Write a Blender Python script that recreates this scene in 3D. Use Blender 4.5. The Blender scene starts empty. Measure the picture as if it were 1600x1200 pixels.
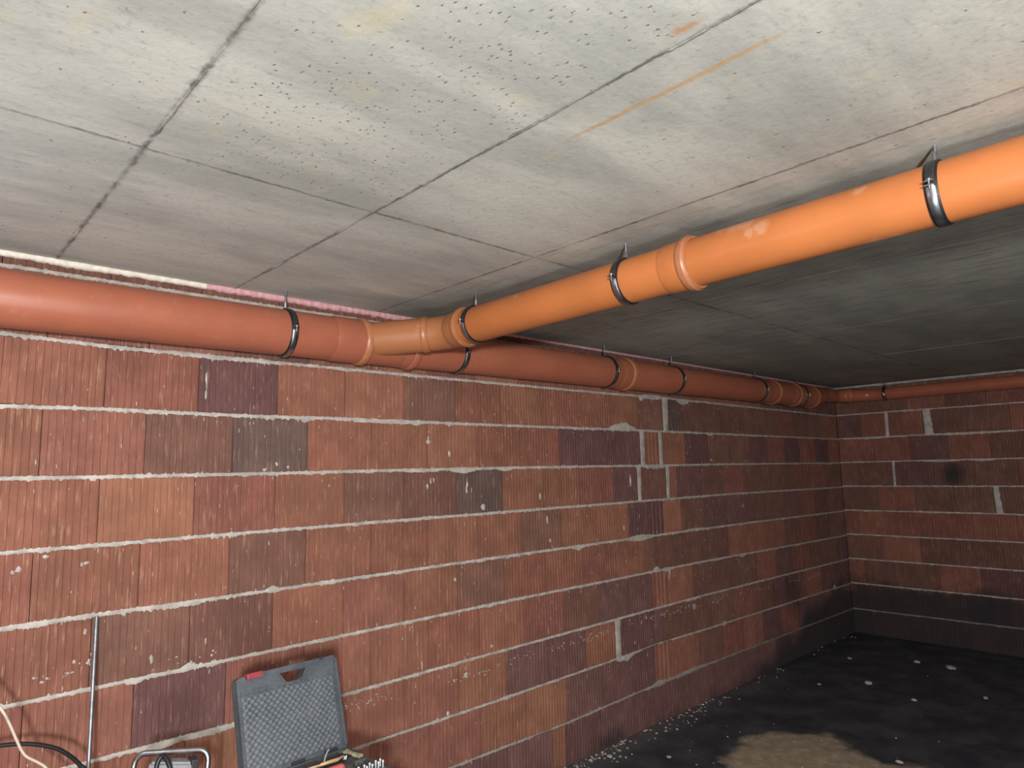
import bpy, bmesh, math, random
from mathutils import Vector, Matrix, noise
R = random.Random(11)
C = bpy.context.scene.collection
S = bpy.context.scene

# ------------------------------------------------------------------ camera, light, exposure
cam_d = bpy.data.cameras.new('camera'); cam = bpy.data.objects.new('camera', cam_d); C.objects.link(cam)
cam_d.sensor_width = 36; cam_d.lens = 1048.57 / 1600 * 36; cam_d.clip_start = .02
right = Vector((.73064935, -.68238358, -.0224539)); up = Vector((-.07129189, -.10895941, .99148642)); fwd = Vector((.67902062, .72282812, .12825954))
m = Matrix((right, up, -fwd)).transposed().to_4x4(); m.translation = Vector((0, -2.88585, 1.73752)); cam.matrix_world = m
S.camera = cam
S.view_settings.view_transform = 'Standard'; S.view_settings.look = 'None'; S.view_settings.gamma = 1; S.view_settings.use_curve_mapping = False
S.view_settings.exposure = 0.0
w = bpy.data.worlds.new('world'); S.world = w; w.use_nodes = True
w.node_tree.nodes['Background'].inputs[0].default_value = (.8, .9, 1, 1); w.node_tree.nodes['Background'].inputs[1].default_value = .004


def lamp(name, kind, loc, energy, col, size, aim=None, spread=None):
    d = bpy.data.lights.new(name, kind); o = bpy.data.objects.new(name, d); C.objects.link(o)
    o.location = loc; d.energy = energy; d.color = col
    if kind == 'AREA': d.shape = 'DISK'; d.size = size
    else: d.shadow_soft_size = size
    if aim is not None: o.rotation_euler = (Vector(aim) - Vector(loc)).to_track_quat('-Z', 'Y').to_euler()
    if spread: d.spread = spread
    return o


lamp('flood_lamp', 'POINT', (-.65, -4.0, 1.85), 570, (.93, .98, 1), .10)
lamp('low_lamp', 'AREA', (.05, -2.8, .95), 24, (.93, .985, 1), .5, (2.6, -.6, 1.9))
lamp('site_lamp', 'POINT', (-.42, -.85, 1.98), 13, (.74, .87, 1), .08)

# ------------------------------------------------------------------ helpers
L = 7.508; H = 2.548


def lin(r, g, b):
    f = lambda c: ((c / 255 + .055) / 1.055) ** 2.4 if c > 10 else c / 255 / 12.92
    return (f(r), f(g), f(b), 1)


def link(name, me, mat=None, parent=None, loc=(0, 0, 0)):
    o = bpy.data.objects.new(name, me); C.objects.link(o)
    if mat is not None and me is not None and not me.materials: me.materials.append(mat)
    if parent is not None: o.parent = parent
    o.location = loc
    return o


def bm_mesh(bm, name, smooth=None):
    me = bpy.data.meshes.new(name); bm.normal_update(); bm.to_mesh(me); bm.free()
    if smooth is not None:
        me.shade_smooth(); me.set_sharp_from_angle(angle=math.radians(smooth))
    return me


def tag(o, label, cat=None, group=None):
    o['label'] = label
    if cat: o['category'] = cat
    if group: o['group'] = group
    return o


def empty(name, loc, label, cat, group=None):
    o = bpy.data.objects.new(name, None); C.objects.link(o); o.location = loc; o.empty_display_size = .05
    return tag(o, label, cat, group)


def box(bm, x0, x1, y0, y1, z0, z1, bev=0):
    g = bmesh.ops.create_cube(bm, size=1)
    for v in g['verts']:
        v.co = Vector(((x0 + x1) / 2 + v.co.x * (x1 - x0), (y0 + y1) / 2 + v.co.y * (y1 - y0), (z0 + z1) / 2 + v.co.z * (z1 - z0)))
    if bev:
        es = list({e for v in g['verts'] for e in v.link_edges})
        bmesh.ops.bevel(bm, geom=es, offset=bev, segments=2, affect='EDGES', profile=.6)


def frame_of(d):
    d = d.normalized(); u = Vector((0, 0, 1)) if abs(d.z) < .9 else Vector((1, 0, 0))
    a = d.cross(u).normalized(); b = a.cross(d).normalized()
    return d, a, b


def lathe(bm, p, d, prof, n=48, close=True):
    """prof: (s, r) along d from p"""
    p = Vector(p); d, a, b = frame_of(Vector(d)); rings = []
    for s, r in prof:
        rings.append([bm.verts.new(p + d * s + (a * math.cos(t) + b * math.sin(t)) * r) for t in [2 * math.pi * i / n for i in range(n)]])
    for r0, r1 in zip(rings, rings[1:]):
        for i in range(n):
            bm.faces.new((r0[i], r0[(i + 1) % n], r1[(i + 1) % n], r1[i]))
    if close:
        bm.faces.new(list(reversed(rings[0]))); bm.faces.new(rings[-1])


def tube(bm, pts, rad, n=10, closed=False):
    pts = [Vector(p) for p in pts]; N = len(pts); rings = []
    ref = None
    for i, p in enumerate(pts):
        if closed: t = pts[(i + 1) % N] - pts[i - 1]
        else: t = pts[min(i + 1, N - 1)] - pts[max(i - 1, 0)]
        t.normalize()
        if ref is None:
            ref = Vector((0, 0, 1)) if abs(t.z) < .9 else Vector((1, 0, 0))
        a = (ref - t * ref.dot(t)).normalized(); ref = a; b = t.cross(a)
        r = rad[i] if isinstance(rad, (list, tuple)) else rad
        rings.append([bm.verts.new(p + (a * math.cos(2 * math.pi * k / n) + b * math.sin(2 * math.pi * k / n)) * r) for k in range(n)])
    for i in range(N if closed else N - 1):
        r0, r1 = rings[i], rings[(i + 1) % N]
        for k in range(n): bm.faces.new((r0[k], r0[(k + 1) % n], r1[(k + 1) % n], r1[k]))
    if not closed:
        bm.faces.new(list(reversed(rings[0]))); bm.faces.new(rings[-1])


def smooth_path(pts, n=8):
    pts = [Vector(p) for p in pts]; out = []
    P = [pts[0] * 2 - pts[1]] + pts + [pts[-1] * 2 - pts[-2]]
    for i in range(1, len(P) - 2):
        for k in range(n):
            t = k / n; a, b, c, d = P[i - 1:i + 3]
            out.append(.5 * ((2 * b) + (c - a) * t + (2 * a - 5 * b + 4 * c - d) * t * t + (3 * b - a - 3 * c + d) * t ** 3))
    out.append(pts[-1]); return out


# ------------------------------------------------------------------ materials
class NT:
    def __init__(s, name, rough=.8):
        s.m = bpy.data.materials.new(name); s.m.use_nodes = True; s.t = s.m.node_tree; s.n = s.t.nodes
        s.p = s.n['Principled BSDF']; s.p.inputs['Roughness'].default_value = rough

    def put(s, sock, v):
        if isinstance(v, bpy.types.NodeSocket): s.t.links.new(v, sock)
        else: sock.default_value = v

    def math(s, op, a, b=0.0, clamp=False):
        x = s.n.new('ShaderNodeMath'); x.operation = op; x.use_clamp = clamp; s.put(x.inputs[0], a); s.put(x.inputs[1], b); return x.outputs[0]

    def mix(s, f, a, b):
        x = s.n.new('ShaderNodeMix'); x.data_type = 'RGBA'; s.put(x.inputs[0], f); s.put(x.inputs[6], a); s.put(x.inputs[7], b); return x.outputs[2]

    def ramp(s, v, lo, hi):
        x = s.n.new('ShaderNodeMapRange'); x.interpolation_type = 'SMOOTHSTEP'; s.put(x.inputs[0], v); x.inputs[1].default_value = lo; x.inputs[2].default_value = hi; return x.outputs[0]

    def pos(s): return s.n.new('ShaderNodeNewGeometry').outputs['Position']
    def obj(s): return s.n.new('ShaderNodeTexCoord').outputs['Object']

    def map(s, v, sc, loc=(0, 0, 0), rot=(0, 0, 0)):
        x = s.n.new('ShaderNodeMapping'); s.put(x.inputs[0], v); x.inputs['Scale'].default_value = sc; x.inputs['Location'].default_value = loc; x.inputs['Rotation'].default_value = rot; return x.outputs[0]

    def noise(s, v, scale, detail=3, rough=.55):
        x = s.n.new('ShaderNodeTexNoise'); s.put(x.inputs['Vector'], v); x.inputs['Scale'].default_value = scale; x.inputs['Detail'].default_value = detail; x.inputs['Roughness'].default_value = rough; return x.outputs['Fac']

    def xyz(s, v):
        x = s.n.new('ShaderNodeSeparateXYZ'); s.put(x.inputs[0], v); return x.outputs

    def dist(s, v, p):
        x = s.n.new('ShaderNodeVectorMath'); x.operation = 'DISTANCE'; s.put(x.inputs[0], v); x.inputs[1].default_value = p; return x.outputs['Value']

    def bump(s, h, st=.3, d=.01):
        x = s.n.new('ShaderNodeBump'); x.inputs['Strength'].default_value = st; x.inputs['Distance'].default_value = d; s.put(x.inputs['Height'], h); s.t.links.new(x.outputs[0], s.p.inputs['Normal'])

    def color(s, c): s.put(s.p.inputs['Base Color'], c); return s


def plain(name, col, rough=.6, metal=0, var=.0, scale=40, bump=0):
    k = NT(name, rough); k.p.inputs['Metallic'].default_value = metal
    c = col
    if var:
        nz = k.noise(k.obj(), scale, 4); c = k.mix(k.ramp(nz, .3, .7), tuple(v * (1 - var) for v in col[:3]) + (1,), tuple(min(1, v * (1 + var)) for v in col[:3]) + (1,))
    k.color(c)
    if bump: k.bump(k.noise(k.obj(), scale * 3, 4), bump, .003)
    return k.m


def brick_mat(name, col, dust=.5):
    k = NT(name, .88); p = k.pos(); col = (col[0] * .60, col[1] * .71, col[2] * .80, 1)
    rnd = k.n.new('ShaderNodeObjectInfo').outputs['Random']
    c = k.mix(k.ramp(k.noise(p, 7, 4), .35, .7), tuple(v * .84 for v in col[:3]) + (1,), tuple(v * 1.12 for v in col[:3]) + (1,))
    # firing shade differs from block to block
    v = k.n.new('ShaderNodeHueSaturation'); k.put(v.inputs['Color'], c); k.put(v.inputs['Value'], k.math('ADD', k.math('MULTIPLY', rnd, .26), .87)); k.put(v.inputs['Hue'], k.math('ADD', k.math('MULTIPLY', rnd, .010), .495)); c = v.outputs[0]
    # chalky dust drawn out along the extrusion direction
    st = k.noise(k.map(p, (1, 1, .11)), 95, 3, .6)
    c = k.mix(k.math('MULTIPLY', k.ramp(st, .54, .72), dust), c, lin(176, 138, 112))
    # fine grains
    c = k.mix(k.math('MULTIPLY', k.ramp(k.noise(p, 260, 2), .62, .75), .3), c, lin(184, 150, 128))
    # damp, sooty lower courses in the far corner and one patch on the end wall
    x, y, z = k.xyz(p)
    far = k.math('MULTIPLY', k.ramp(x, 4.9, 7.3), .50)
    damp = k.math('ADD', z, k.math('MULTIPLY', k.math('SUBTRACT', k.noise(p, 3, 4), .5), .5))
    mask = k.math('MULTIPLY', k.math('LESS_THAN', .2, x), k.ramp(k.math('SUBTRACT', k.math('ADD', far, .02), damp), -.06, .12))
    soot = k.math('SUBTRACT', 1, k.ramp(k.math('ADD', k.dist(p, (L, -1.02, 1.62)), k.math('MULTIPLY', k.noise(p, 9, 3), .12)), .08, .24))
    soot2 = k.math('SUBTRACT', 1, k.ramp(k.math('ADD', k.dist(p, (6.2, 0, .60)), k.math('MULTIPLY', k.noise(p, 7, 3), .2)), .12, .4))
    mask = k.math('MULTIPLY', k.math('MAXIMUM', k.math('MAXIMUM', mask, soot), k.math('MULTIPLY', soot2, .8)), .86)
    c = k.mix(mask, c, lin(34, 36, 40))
    k.color(c); k.bump(k.noise(k.map(p, (1, 1, .4)), 140, 4), .35, .004)
    return k.m


BR = {'orange': brick_mat('brick_orange', lin(174, 105, 79)), 'red': brick_mat('brick_red', lin(166, 98, 78)), 'rust': brick_mat('brick_rust', lin(168, 103, 76)),
      'brown': brick_mat('brick_brown', lin(144, 92, 74), .4), 'purple': brick_mat('brick_purple', lin(132, 84, 76), .35), 'grey': brick_mat('brick_grey', lin(120, 88, 76), .4)}


def concrete_mortar():
    k = NT('mortar', .92); p = k.pos()
    c = k.mix(k.ramp(k.noise(p, 18, 4), .3, .7), lin(158, 153, 145), lin(194, 188, 179))
    x, y, z = k.xyz(p)
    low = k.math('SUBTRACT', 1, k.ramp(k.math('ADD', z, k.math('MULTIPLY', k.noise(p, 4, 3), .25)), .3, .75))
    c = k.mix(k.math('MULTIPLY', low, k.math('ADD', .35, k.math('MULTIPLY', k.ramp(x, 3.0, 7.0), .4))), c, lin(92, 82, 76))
    k.color(c); k.bump(k.noise(p, 160, 5), .6, .004); return k.m


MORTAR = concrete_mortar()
GAP = plain('dark_joint', lin(52, 40, 36), .95, var=.2)


def ceiling_mat():
    k = NT('cast_concrete', .8); p = k.pos(); x, y, z = k.xyz(p)
    n1 = k.noise(k.map(p, (.55, 1.5, 1)), 2.2, 5, .6)
    c = k.mix(k.ramp(n1, .33, .68), lin(166, 166, 157), lin(202, 200, 188))
    sa = k.noise(k.map(p, (2.2, 11, 1), rot=(0, 0, .06)), 3.2, 6, .7); sb = k.noise(k.map(p, (10, 1.5, 1)), 3.2, 6, .72)
    left = k.math('SUBTRACT', 1, k.ramp(x, 1.5, 2.4))
    c = k.mix(k.math('MULTIPLY', k.math('MULTIPLY', k.ramp(sa, .54, .76), .32), left), c, lin(124, 122, 118))
    c = k.mix(k.math('MULTIPLY', k.math('MULTIPLY', k.ramp(sb, .46, .68), .62), k.math('SUBTRACT', 1, left)), c, lin(92, 92, 90))
    fine = k.noise(p, 70, 4, .7); c = k.mix(k.math('MULTIPLY', k.ramp(fine, .52, .76), .4), c, lin(120, 118, 110))
    # dimmer light past the overhead pipe put into the colour, darker and greyer
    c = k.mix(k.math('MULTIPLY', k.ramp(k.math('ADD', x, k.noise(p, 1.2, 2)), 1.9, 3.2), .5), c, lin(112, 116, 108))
    # ochre stains
    ye = k.noise(p, 5.5, 3); c = k.mix(k.math('MULTIPLY', k.ramp(ye, .60, .76), .28), c, lin(214, 196, 140))
    rust = k.math('MULTIPLY', k.math('MULTIPLY', k.math('SUBTRACT', 1, k.ramp(k.math('ABSOLUTE', k.math('ADD', k.math('SUBTRACT', x, 1.192), k.math('MULTIPLY', k.math('SUBTRACT', k.noise(p, 6, 2), .5), .02))), .002, .012)), k.ramp(y, -2.44, -2.3)), k.math('SUBTRACT', 1, k.ramp(y, -1.95, -1.78)))
    c = k.mix(k.math('MULTIPLY', rust, .6), c, lin(190, 140, 60))
    sp = k.math('SUBTRACT', 1, k.ramp(k.math('ADD', k.dist(k.map(p, (1, .45, 1)), (1.036, -1.022, H)), k.math('MULTIPLY', k.noise(p, 40, 3), .02)), .012, .03))
    c = k.mix(k.math('MULTIPLY', sp, .7), c, lin(178, 118, 40))
    # grime bled out of the formwork joints
    nz = k.math('MULTIPLY', k.noise(k.map(p, (1, 1, 1)), 26, 6, .8), .06); g = None
    for ax, v, wd in ((x, .42, .004), (x, 1.07, .002), (x, 1.78, .002), (y, -1.134, .002), (x, 2.91, .0)):
        d = k.math('ABSOLUTE', k.math('SUBTRACT', ax, v)); q = k.math('SUBTRACT', 1, k.ramp(k.math('ADD', d, nz), .020 + wd, .040 + wd * 1.6)); g = q if g is None else k.math('MAXIMUM', g, q)
    brk = k.ramp(k.noise(p, 5, 4, .7), .38, .62); c = k.mix(k.math('MULTIPLY', g, k.math('ADD', .08, k.math('MULTIPLY', brk, .5))), c, lin(98, 94, 88))
    core = None; jig = k.math('MULTIPLY', k.math('SUBTRACT', k.noise(p, 34, 6, .75), .5), .026)
    for ax, v in ((x, .42), (x, 1.07), (x, 1.78), (y, -1.134)):
        q = k.math('SUBTRACT', 1, k.ramp(k.math('ABSOLUTE', k.math('ADD', k.math('SUBTRACT', ax, v), jig)), .0015, .009)); core = q if core is None else k.math('MAXIMUM', core, q)
    c = k.mix(k.math('MULTIPLY', k.math('MULTIPLY', core, .75), k.math('ADD', .25, k.math('MULTIPLY', k.ramp(k.noise(p, 7, 4, .7), .4, .6), .75))), c, lin(74, 70, 66))
    # blow holes
    vo = k.n.new('ShaderNodeTexVoronoi'); k.put(vo.inputs['Vector'], k.map(p,  (1, .6, 1))); vo.inputs['Scale'].default_value = 78
    r = k.xyz(vo.outputs['Color'])[0]
    reg = k.math('MULTIPLY', k.math('MULTIPLY', k.ramp(x, .45, .6), k.math('SUBTRACT', 1, k.ramp(x, .98, 1.08))), k.math('SUBTRACT', 1, k.ramp(y, -1.24, -1.17)))
    amt = k.math('ADD', .04, k.math('MULTIPLY', k.math('MULTIPLY', reg, k.ramp(k.noise(p, 3.4, 2), .26, .52)), .55))
    pit = k.math('MULTIPLY', k.math('LESS_THAN', r, amt), k.math('SUBTRACT', 1, k.ramp(k.math('ADD', vo.outputs['Distance'], k.math('MULTIPLY', k.noise(p, 190, 3), .7)), .40, .62)))
    c = k.mix(k.math('MULTIPLY', pit, .75), c, lin(98, 92, 80))
    k.color(c)
    k.bump(k.math('ADD', k.math('ADD', k.math('MULTIPLY', n1, .5), k.math('MULTIPLY', k.noise(p, 45, 5, .6), .5)), k.math('MULTIPLY', pit, -1.2)), .35, .006)
    return k.m


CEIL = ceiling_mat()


def floor_mat():
    k = NT('floor_screed', .8); p = k.pos()
    wob = k.math('MULTIPLY', k.math('SUBTRACT', k.noise(p, 2.6, 5, .6), .5), .55)
    d = k.math('MINIMUM', k.math('SUBTRACT', k.dist(p, (4.02, -1.02, 0)), .44), k.math('MINIMUM', k.math('SUBTRACT', k.dist(p, (3.8, -1.8, 0)), .75), k.math('SUBTRACT', k.dist(p, (4.3, -.85, 0)), .22)))
    paler = k.math('SUBTRACT', 1, k.ramp(k.math('ADD', d, wob), -.03, .09))  # pale, rougher floor patch with a wavy edge
    wet = k.mix(k.ramp(k.noise(p, 4, 6, .65), .35, .7), lin(46, 50, 58), lin(78, 81, 86))
    spk = k.math('MULTIPLY', k.ramp(k.noise(p, 28, 5, .75), .62, .72), .45)
    wet = k.mix(spk, wet, lin(118, 116, 110))
    x, y, z = k.xyz(p)
    foot = k.math('MULTIPLY', k.ramp(k.math('ADD', y, k.math('MULTIPLY', k.math('SUBTRACT', k.noise(p, 6, 5, .7), .5), .25)), -.22, -.02), k.math('SUBTRACT', 1, k.ramp(x, 4.6, 6.2)))
    wet = k.mix(k.math('MULTIPLY', foot, .5), wet, lin(116, 112, 108))
    dc = k.mix(k.ramp(k.noise(p, 12, 6, .7), .35, .7), lin(150, 134, 112), lin(180, 165, 142))
    k.color(k.mix(paler, wet, dc)); k.put(k.p.inputs['Roughness'], k.math('ADD', .62, k.math('MULTIPLY', paler, .3)))
    k.bump(k.noise(p, 30, 6, .7), .4, .01); return k.m


FLOOR = floor_mat()


def pvc(name, col, smudge=None, dusty=.18):
    k = NT(name, .34); p = k.pos()
    c = k.mix(k.ramp(k.noise(p, 5, 3), .3, .7), tuple(v * .93 for v in col[:3]) + (1,), tuple(min(1, v * 1.05) for v in col[:3]) + (1,))
    dn = k.math('MULTIPLY', k.ramp(k.noise(p, 34, 6, .72), .56, .78), dusty)
    c = k.mix(dn, c, lin(222, 176, 140))
    if smudge:
        a = None
        for q, r in smudge:
            e = k.math('SUBTRACT', 1, k.ramp(k.math('ADD', k.dist(p, q), k.math('MULTIPLY', k.math('SUBTRACT', k.noise(p, 60, 4), .4), .04)), r * .7, r * 1.5)); a = e if a is None else k.math('MAXIMUM', a, e)
        c = k.mix(k.math('MULTIPLY', a, .24), c, lin(220, 190, 165))
    k.color(c); k.put(k.p.inputs['Roughness'], k.math('ADD', .36, dn)); k.bump(k.noise(p, 8, 2), .05, .01)
    return k.m


PVC_NEW = pvc('pvc_orange', lin(186, 112, 62), [((1.885, -1.86, 2.475), .022), ((1.885, -1.91, 2.476), .032), ((1.877, -1.945, 2.470), .026), ((1.857, -2.0, 2.440), .026), ((1.856, -1.965, 2.432), .018), ((1.873, -2.275, 2.466), .018), ((1.955, -2.28, 2.339), .03), ((1.95, -2.33, 2.338), .025), ((1.857, -.94, 2.448), .014)], .05)
PVC_OLD = pvc('pvc_brown_orange', lin(164, 97, 73), None, .2)
PVC_FIT = pvc('pvc_fitting', lin(166, 108, 70), [((1.80, -.36, 2.40), .03)], .25)
SEAL = pvc('socket_dusty', lin(172, 112, 76), None, .4)
STEEL = plain('zinc_steel', lin(176, 180, 184), .32, 1, .15, 60)
DARKSTEEL = plain('blackened_steel', lin(92, 96, 100), .3, .9, .2, 60)
RUBBER = plain('black_rubber', lin(22, 23, 25), .5)
GALV = plain('galvanised_rod', lin(160, 166, 174), .42, .85, .2, 40)

# ------------------------------------------------------------------ setting: shell
def struct(name, o):
    o.name = name; o['kind'] = 'structure'; return o


def slab(name, x0, x1, y0, y1, z0, z1, mat):
    bm = bmesh.new(); box(bm, x0, x1, y0, y1, z0, z1); return struct(name, link(name, bm_mesh(bm, name), mat))


# floor: gently uneven screed
bm = bmesh.new(); nx, ny = 90, 50; g = []
for i in range(nx + 1):
    row = []
    for j in range(ny + 1):
        x = -1.7 + 9.4 * i / nx; y = -4.7 + 4.85 * j / ny
        z = .010 * noise.noise((x * .9, y * .9, 3)) + .004 * noise.noise((x * 4, y * 4, 8)) - .004
        if -.3 < y < 0: z += .012 * max(0, (y + .3) / .3)
        row.append(bm.verts.new((x, y, z)))
    g.append(row)
for i in range(nx):
    for j in range(ny): bm.faces.new((g[i][j], g[i + 1][j], g[i + 1][j + 1], g[i][j + 1]))
floor = struct('floor', link('floor', bm_mesh(bm, 'floor', 60), FLOOR))
WALL_L = slab('wall_left', -1.7, L + .2, .085, .30, -.05, H + .06, GAP)
WALL_B = slab('wall_back', L + .085, L + .30, -4.7, .0, -.05, H + .06, GAP)
slab('wall_right', -1.7, L + .3, -4.9, -4.7, -.05, H + .06, BR['brown'])
slab('wall_front', -1.9, -1.7, -4.9, .30, -.05, H + .06, BR['brown'])
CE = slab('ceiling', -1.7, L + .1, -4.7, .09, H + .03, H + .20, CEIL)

# formwork panels cast into the ceiling
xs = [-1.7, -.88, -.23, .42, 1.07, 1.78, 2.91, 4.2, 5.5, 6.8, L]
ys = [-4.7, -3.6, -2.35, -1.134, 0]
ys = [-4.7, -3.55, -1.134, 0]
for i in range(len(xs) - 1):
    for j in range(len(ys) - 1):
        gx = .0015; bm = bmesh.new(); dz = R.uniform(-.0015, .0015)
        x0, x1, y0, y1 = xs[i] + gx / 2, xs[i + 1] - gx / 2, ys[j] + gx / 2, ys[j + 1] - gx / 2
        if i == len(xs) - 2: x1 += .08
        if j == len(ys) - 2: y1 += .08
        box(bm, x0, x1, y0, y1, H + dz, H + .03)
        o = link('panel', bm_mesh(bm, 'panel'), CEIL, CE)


def ridge(p0, p1, wdt, prot, seed, z=H, step=.012):
    """ragged fin of grout squeezed through a formwork joint"""
    p0 = Vector(p0); p1 = Vector(p1); d = (p1 - p0); n = max(4, int(d.length / step)); t = d.normalized(); s = Vector((-t.y, t.x, 0)); bm = bmesh.new(); rows = []
    for i in range(n + 1):
        c = p0 + d * i / n; a = max(0, .35 + 1.1 * noise.noise((i * .05, seed, 1))); b = noise.noise((i * .9, seed, 5))
        wl = wdt * max(.12, a + .5 * b); h = prot * max(.05, a * 1.1 + .6 * noise.noise((i * .7, seed, 9)))
        off = .003 * noise.noise((i * .15, seed, 2))
        rows.append([bm.verts.new(c + s * (off + wl * k) + Vector((0, 0, z - c.z + e))) for k, e in ((-1, .002), (-.35, -h), (.3, -h * .8), (1, .002))])
    for r0, r1 in zip(rows, rows[1:]):
        for k in range(3): bm.faces.new((r0[k], r1[k], r1[k + 1], r0[k + 1]))
    return link('seam_ridge', bm_mesh(bm, 'seam_ridge', 40), CEIL, CE)


for x, w_, pr, y0, y1 in ((.42, .007, .0035, -3.4, -.05), (1.07, .006, .0035, -3.4, -.1), (2.91, .003, .0018, -1.9, -.5), (5.5, .003, .0012, -1.6, -.9)):
    ridge((x, y0, 0), (x, y1, 0), w_, pr, x)

# ------------------------------------------------------------------ brick courses
PITCH = .337; RIB = PITCH / 14; MT = .012
LINES = {0: [(-2, 2.497), (8, 2.497)],
         1: [(-2, 2.25), (.27, 2.254), (.59, 2.244), (1.43, 2.244), (2.71, 2.246), (3.58, 2.25), (4.26, 2.257), (5.94, 2.25), (7.49, 2.245)],
         2: [(-2, 2.0), (.29, 2.0), (.6, 2.003), (1.18, 1.998), (1.61, 2.003), (2.7, 2.002), (3.96, 2.005), (5.32, 2.002), (7.5, 1.998)],
         3: [(-2, 1.75), (1.18, 1.75), (2.7, 1.756), (5.29, 1.752), (7.5, 1.744)],
         4: [(-2, 1.5), (.32, 1.5), (1.19, 1.504), (5.26, 1.507), (7.5, 1.488)],
         5: [(-2, 1.25), (1.2, 1.252), (2.68, 1.258), (5.23, 1.256), (7.5, 1.238)],
         6: [(-2, .99), (.35, .996), (1.2, 1.001), (2.67, 1.011), (4.7, 1.011), (7.5, .984)],
         7: [(-2, .748), (.61, .749), (1.61, .742), (2.21, .749), (4.68, .761), (7.5, .74)],
         8: [(-2, .5), (1.7, .497), (2.5, .497), (3.6, .508), (4.05, .520), (4.65, .511), (7.5, .491)],
         9: [(-2, .25), (2.23, .250), (3.1, .240), (3.82, .254), (4.62, .257), (7.5, .235)],
         10: [(-2, -.02), (8, -.02)]}
LINES_B = {k: [(-1, 2.5 - .25 * k - (.003 if k in (3, 4, 5) else 0)), (6, 2.5 - .25 * k)] for k in range(11)}
LINES_B[9] = [(-1, .236), (1.4, .246), (6, .25)]; LINES_B[10] = [(-1, -.02), (6, -.02)]


def zl(tab, k, u):
    t = tab[k]
    for (a, za), (b, zb) in zip(t, t[1:]):
        if u <= b: return za + (zb - za) * max(0, (u - a)) / (b - a)
    return t[-1][1]


def rib_profile(wd, var=0):
    """front outline of an extruded block: flat ribs with narrow grooves"""
    rr = random.Random(100 + var); pts = [(-wd / 2, .0018)]
    n = max(1, round(wd / RIB)); p = wd / n
    for i in range(n):
        u = -wd / 2 + i * p; e = rr.uniform(-.0006, .0006)
        pts += [(u + .0022, e), (u + p - .0060, e + rr.uniform(-.0004, .0004)), (u + p - .0040, .0030)]
        if i < n - 1: pts += [(u + p - .0010, .0030)]
    pts[-1] = (wd / 2, .0022)
    return pts


def big_groove_profile(wd):
    pts = [(-wd / 2, .0015), (-wd / 2 + .004, 0)]
    for f in (.18, .42, .66):
        u = -wd / 2 + wd * f; pts += [(u, 0), (u + .007, .011), (u + .022, .013), (u + .028, 0)]
    pts += [(wd / 2 - .004, 0), (wd / 2, .0015)]
    return pts


def brick_mesh(pts, h=.238, depth=.084, chip=0):
    bm = bmesh.new(); rr = random.Random(chip); top = []; bot = []
    for u, y in pts:
        top.append(bm.verts.new((u, y, h / 2 + rr.uniform(-.0012, .0004)))); bot.append(bm.verts.new((u, y, -h / 2 + rr.uniform(-.0004, .0012))))
    for i in range(len(pts) - 1): bm.faces.new((bot[i], bot[i + 1], top[i + 1], top[i]))
    a, b = pts[0][0], pts[-1][0]
    q = [bm.verts.new(c) for c in ((a, depth, -h / 2), (b, depth, -h / 2), (b, depth, h / 2), (a, depth, h / 2))]
    bm.faces.new((q[0], bot[0], top[0], q[3])); bm.faces.new((bot[-1], q[1], q[2], top[-1]))
    bm.faces.new(top + [q[2], q[3]]); bm.faces.new(list(reversed(bot)) + [q[0], q[1]])
    return bm_mesh(bm, 'brick')


CACHE = {}


def get_brick(wd, col, kind, var):
    key = (round(wd, 3), col, kind, var)
    if key not in CACHE:
        me = brick_mesh(big_groove_profile(wd) if kind == 'G' else rib_profile(wd, var), chip=var); me.materials.append(BR[col]); CACHE[key] = me
    return CACHE[key]


def put_brick(wall, tab, k, a, b, col, kind='', zt=None, zb=None):
    """one hollow clay block of course k between u=a and u=b"""
    wd = b - a - .0028; back = wall is WALL_B
    if abs(wd - (PITCH - .0028)) < .012: key, sx = PITCH - .0028, wd / (PITCH - .0028)
    else: key, sx = wd, 1
    me = get_brick(key, col, kind, R.randrange(4) if sx != 1 or key == PITCH - .0028 else 0)
    um = (a + b) / 2
    za, zb_ = (zl(tab, k, a), zl(tab, k, b)) if zt is None else (zt, zt)
    wa, wb = (zl(tab, k + 1, a), zl(tab, k + 1, b)) if zb is None else (zb, zb)
    top = (za + zb_) / 2 - (MT / 2 if zt is None else 0); bot = (wa + wb) / 2 + (MT / 2 if zb is None else 0)
    if k == 9: bot = -.02
    slope = ((zb_ - za) + (wb - wa)) / 2 / (b - a)
    o = bpy.data.objects.new('brick', me); C.objects.link(o); o.parent = wall
    o.scale = (sx, 1, (top - bot) / .238)
    j = R.uniform(-.0012, .0012)
    if back:
        o.location = (L + j, -um, (top + bot) / 2); o.rotation_euler = (0, -math.atan(slope), -math.pi / 2); o.rotation_mode = 'XYZ'
    else:
        o.location = (um, j, (top + bot) / 2); o.rotation_euler = (0, -math.atan(slope), 0)
    return o


def run(a, b, first=None):
    """full blocks from a towards b"""
    out = []; u = a
    while u < b - .02:
        v = u + PITCH
        if v > b - .06: v = b
        out.append((u, v)); u = v
    return out


ODD0 = .60 - 6 * PITCH; EVEN0 = .41 - 6 * PITCH
NICE = ['orange', 'orange', 'red', 'rust', 'rust', 'red', 'orange', 'rust', 'brown']
FARC = ['red', 'brown', 'red', 'brown', 'brown', 'purple']
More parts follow.
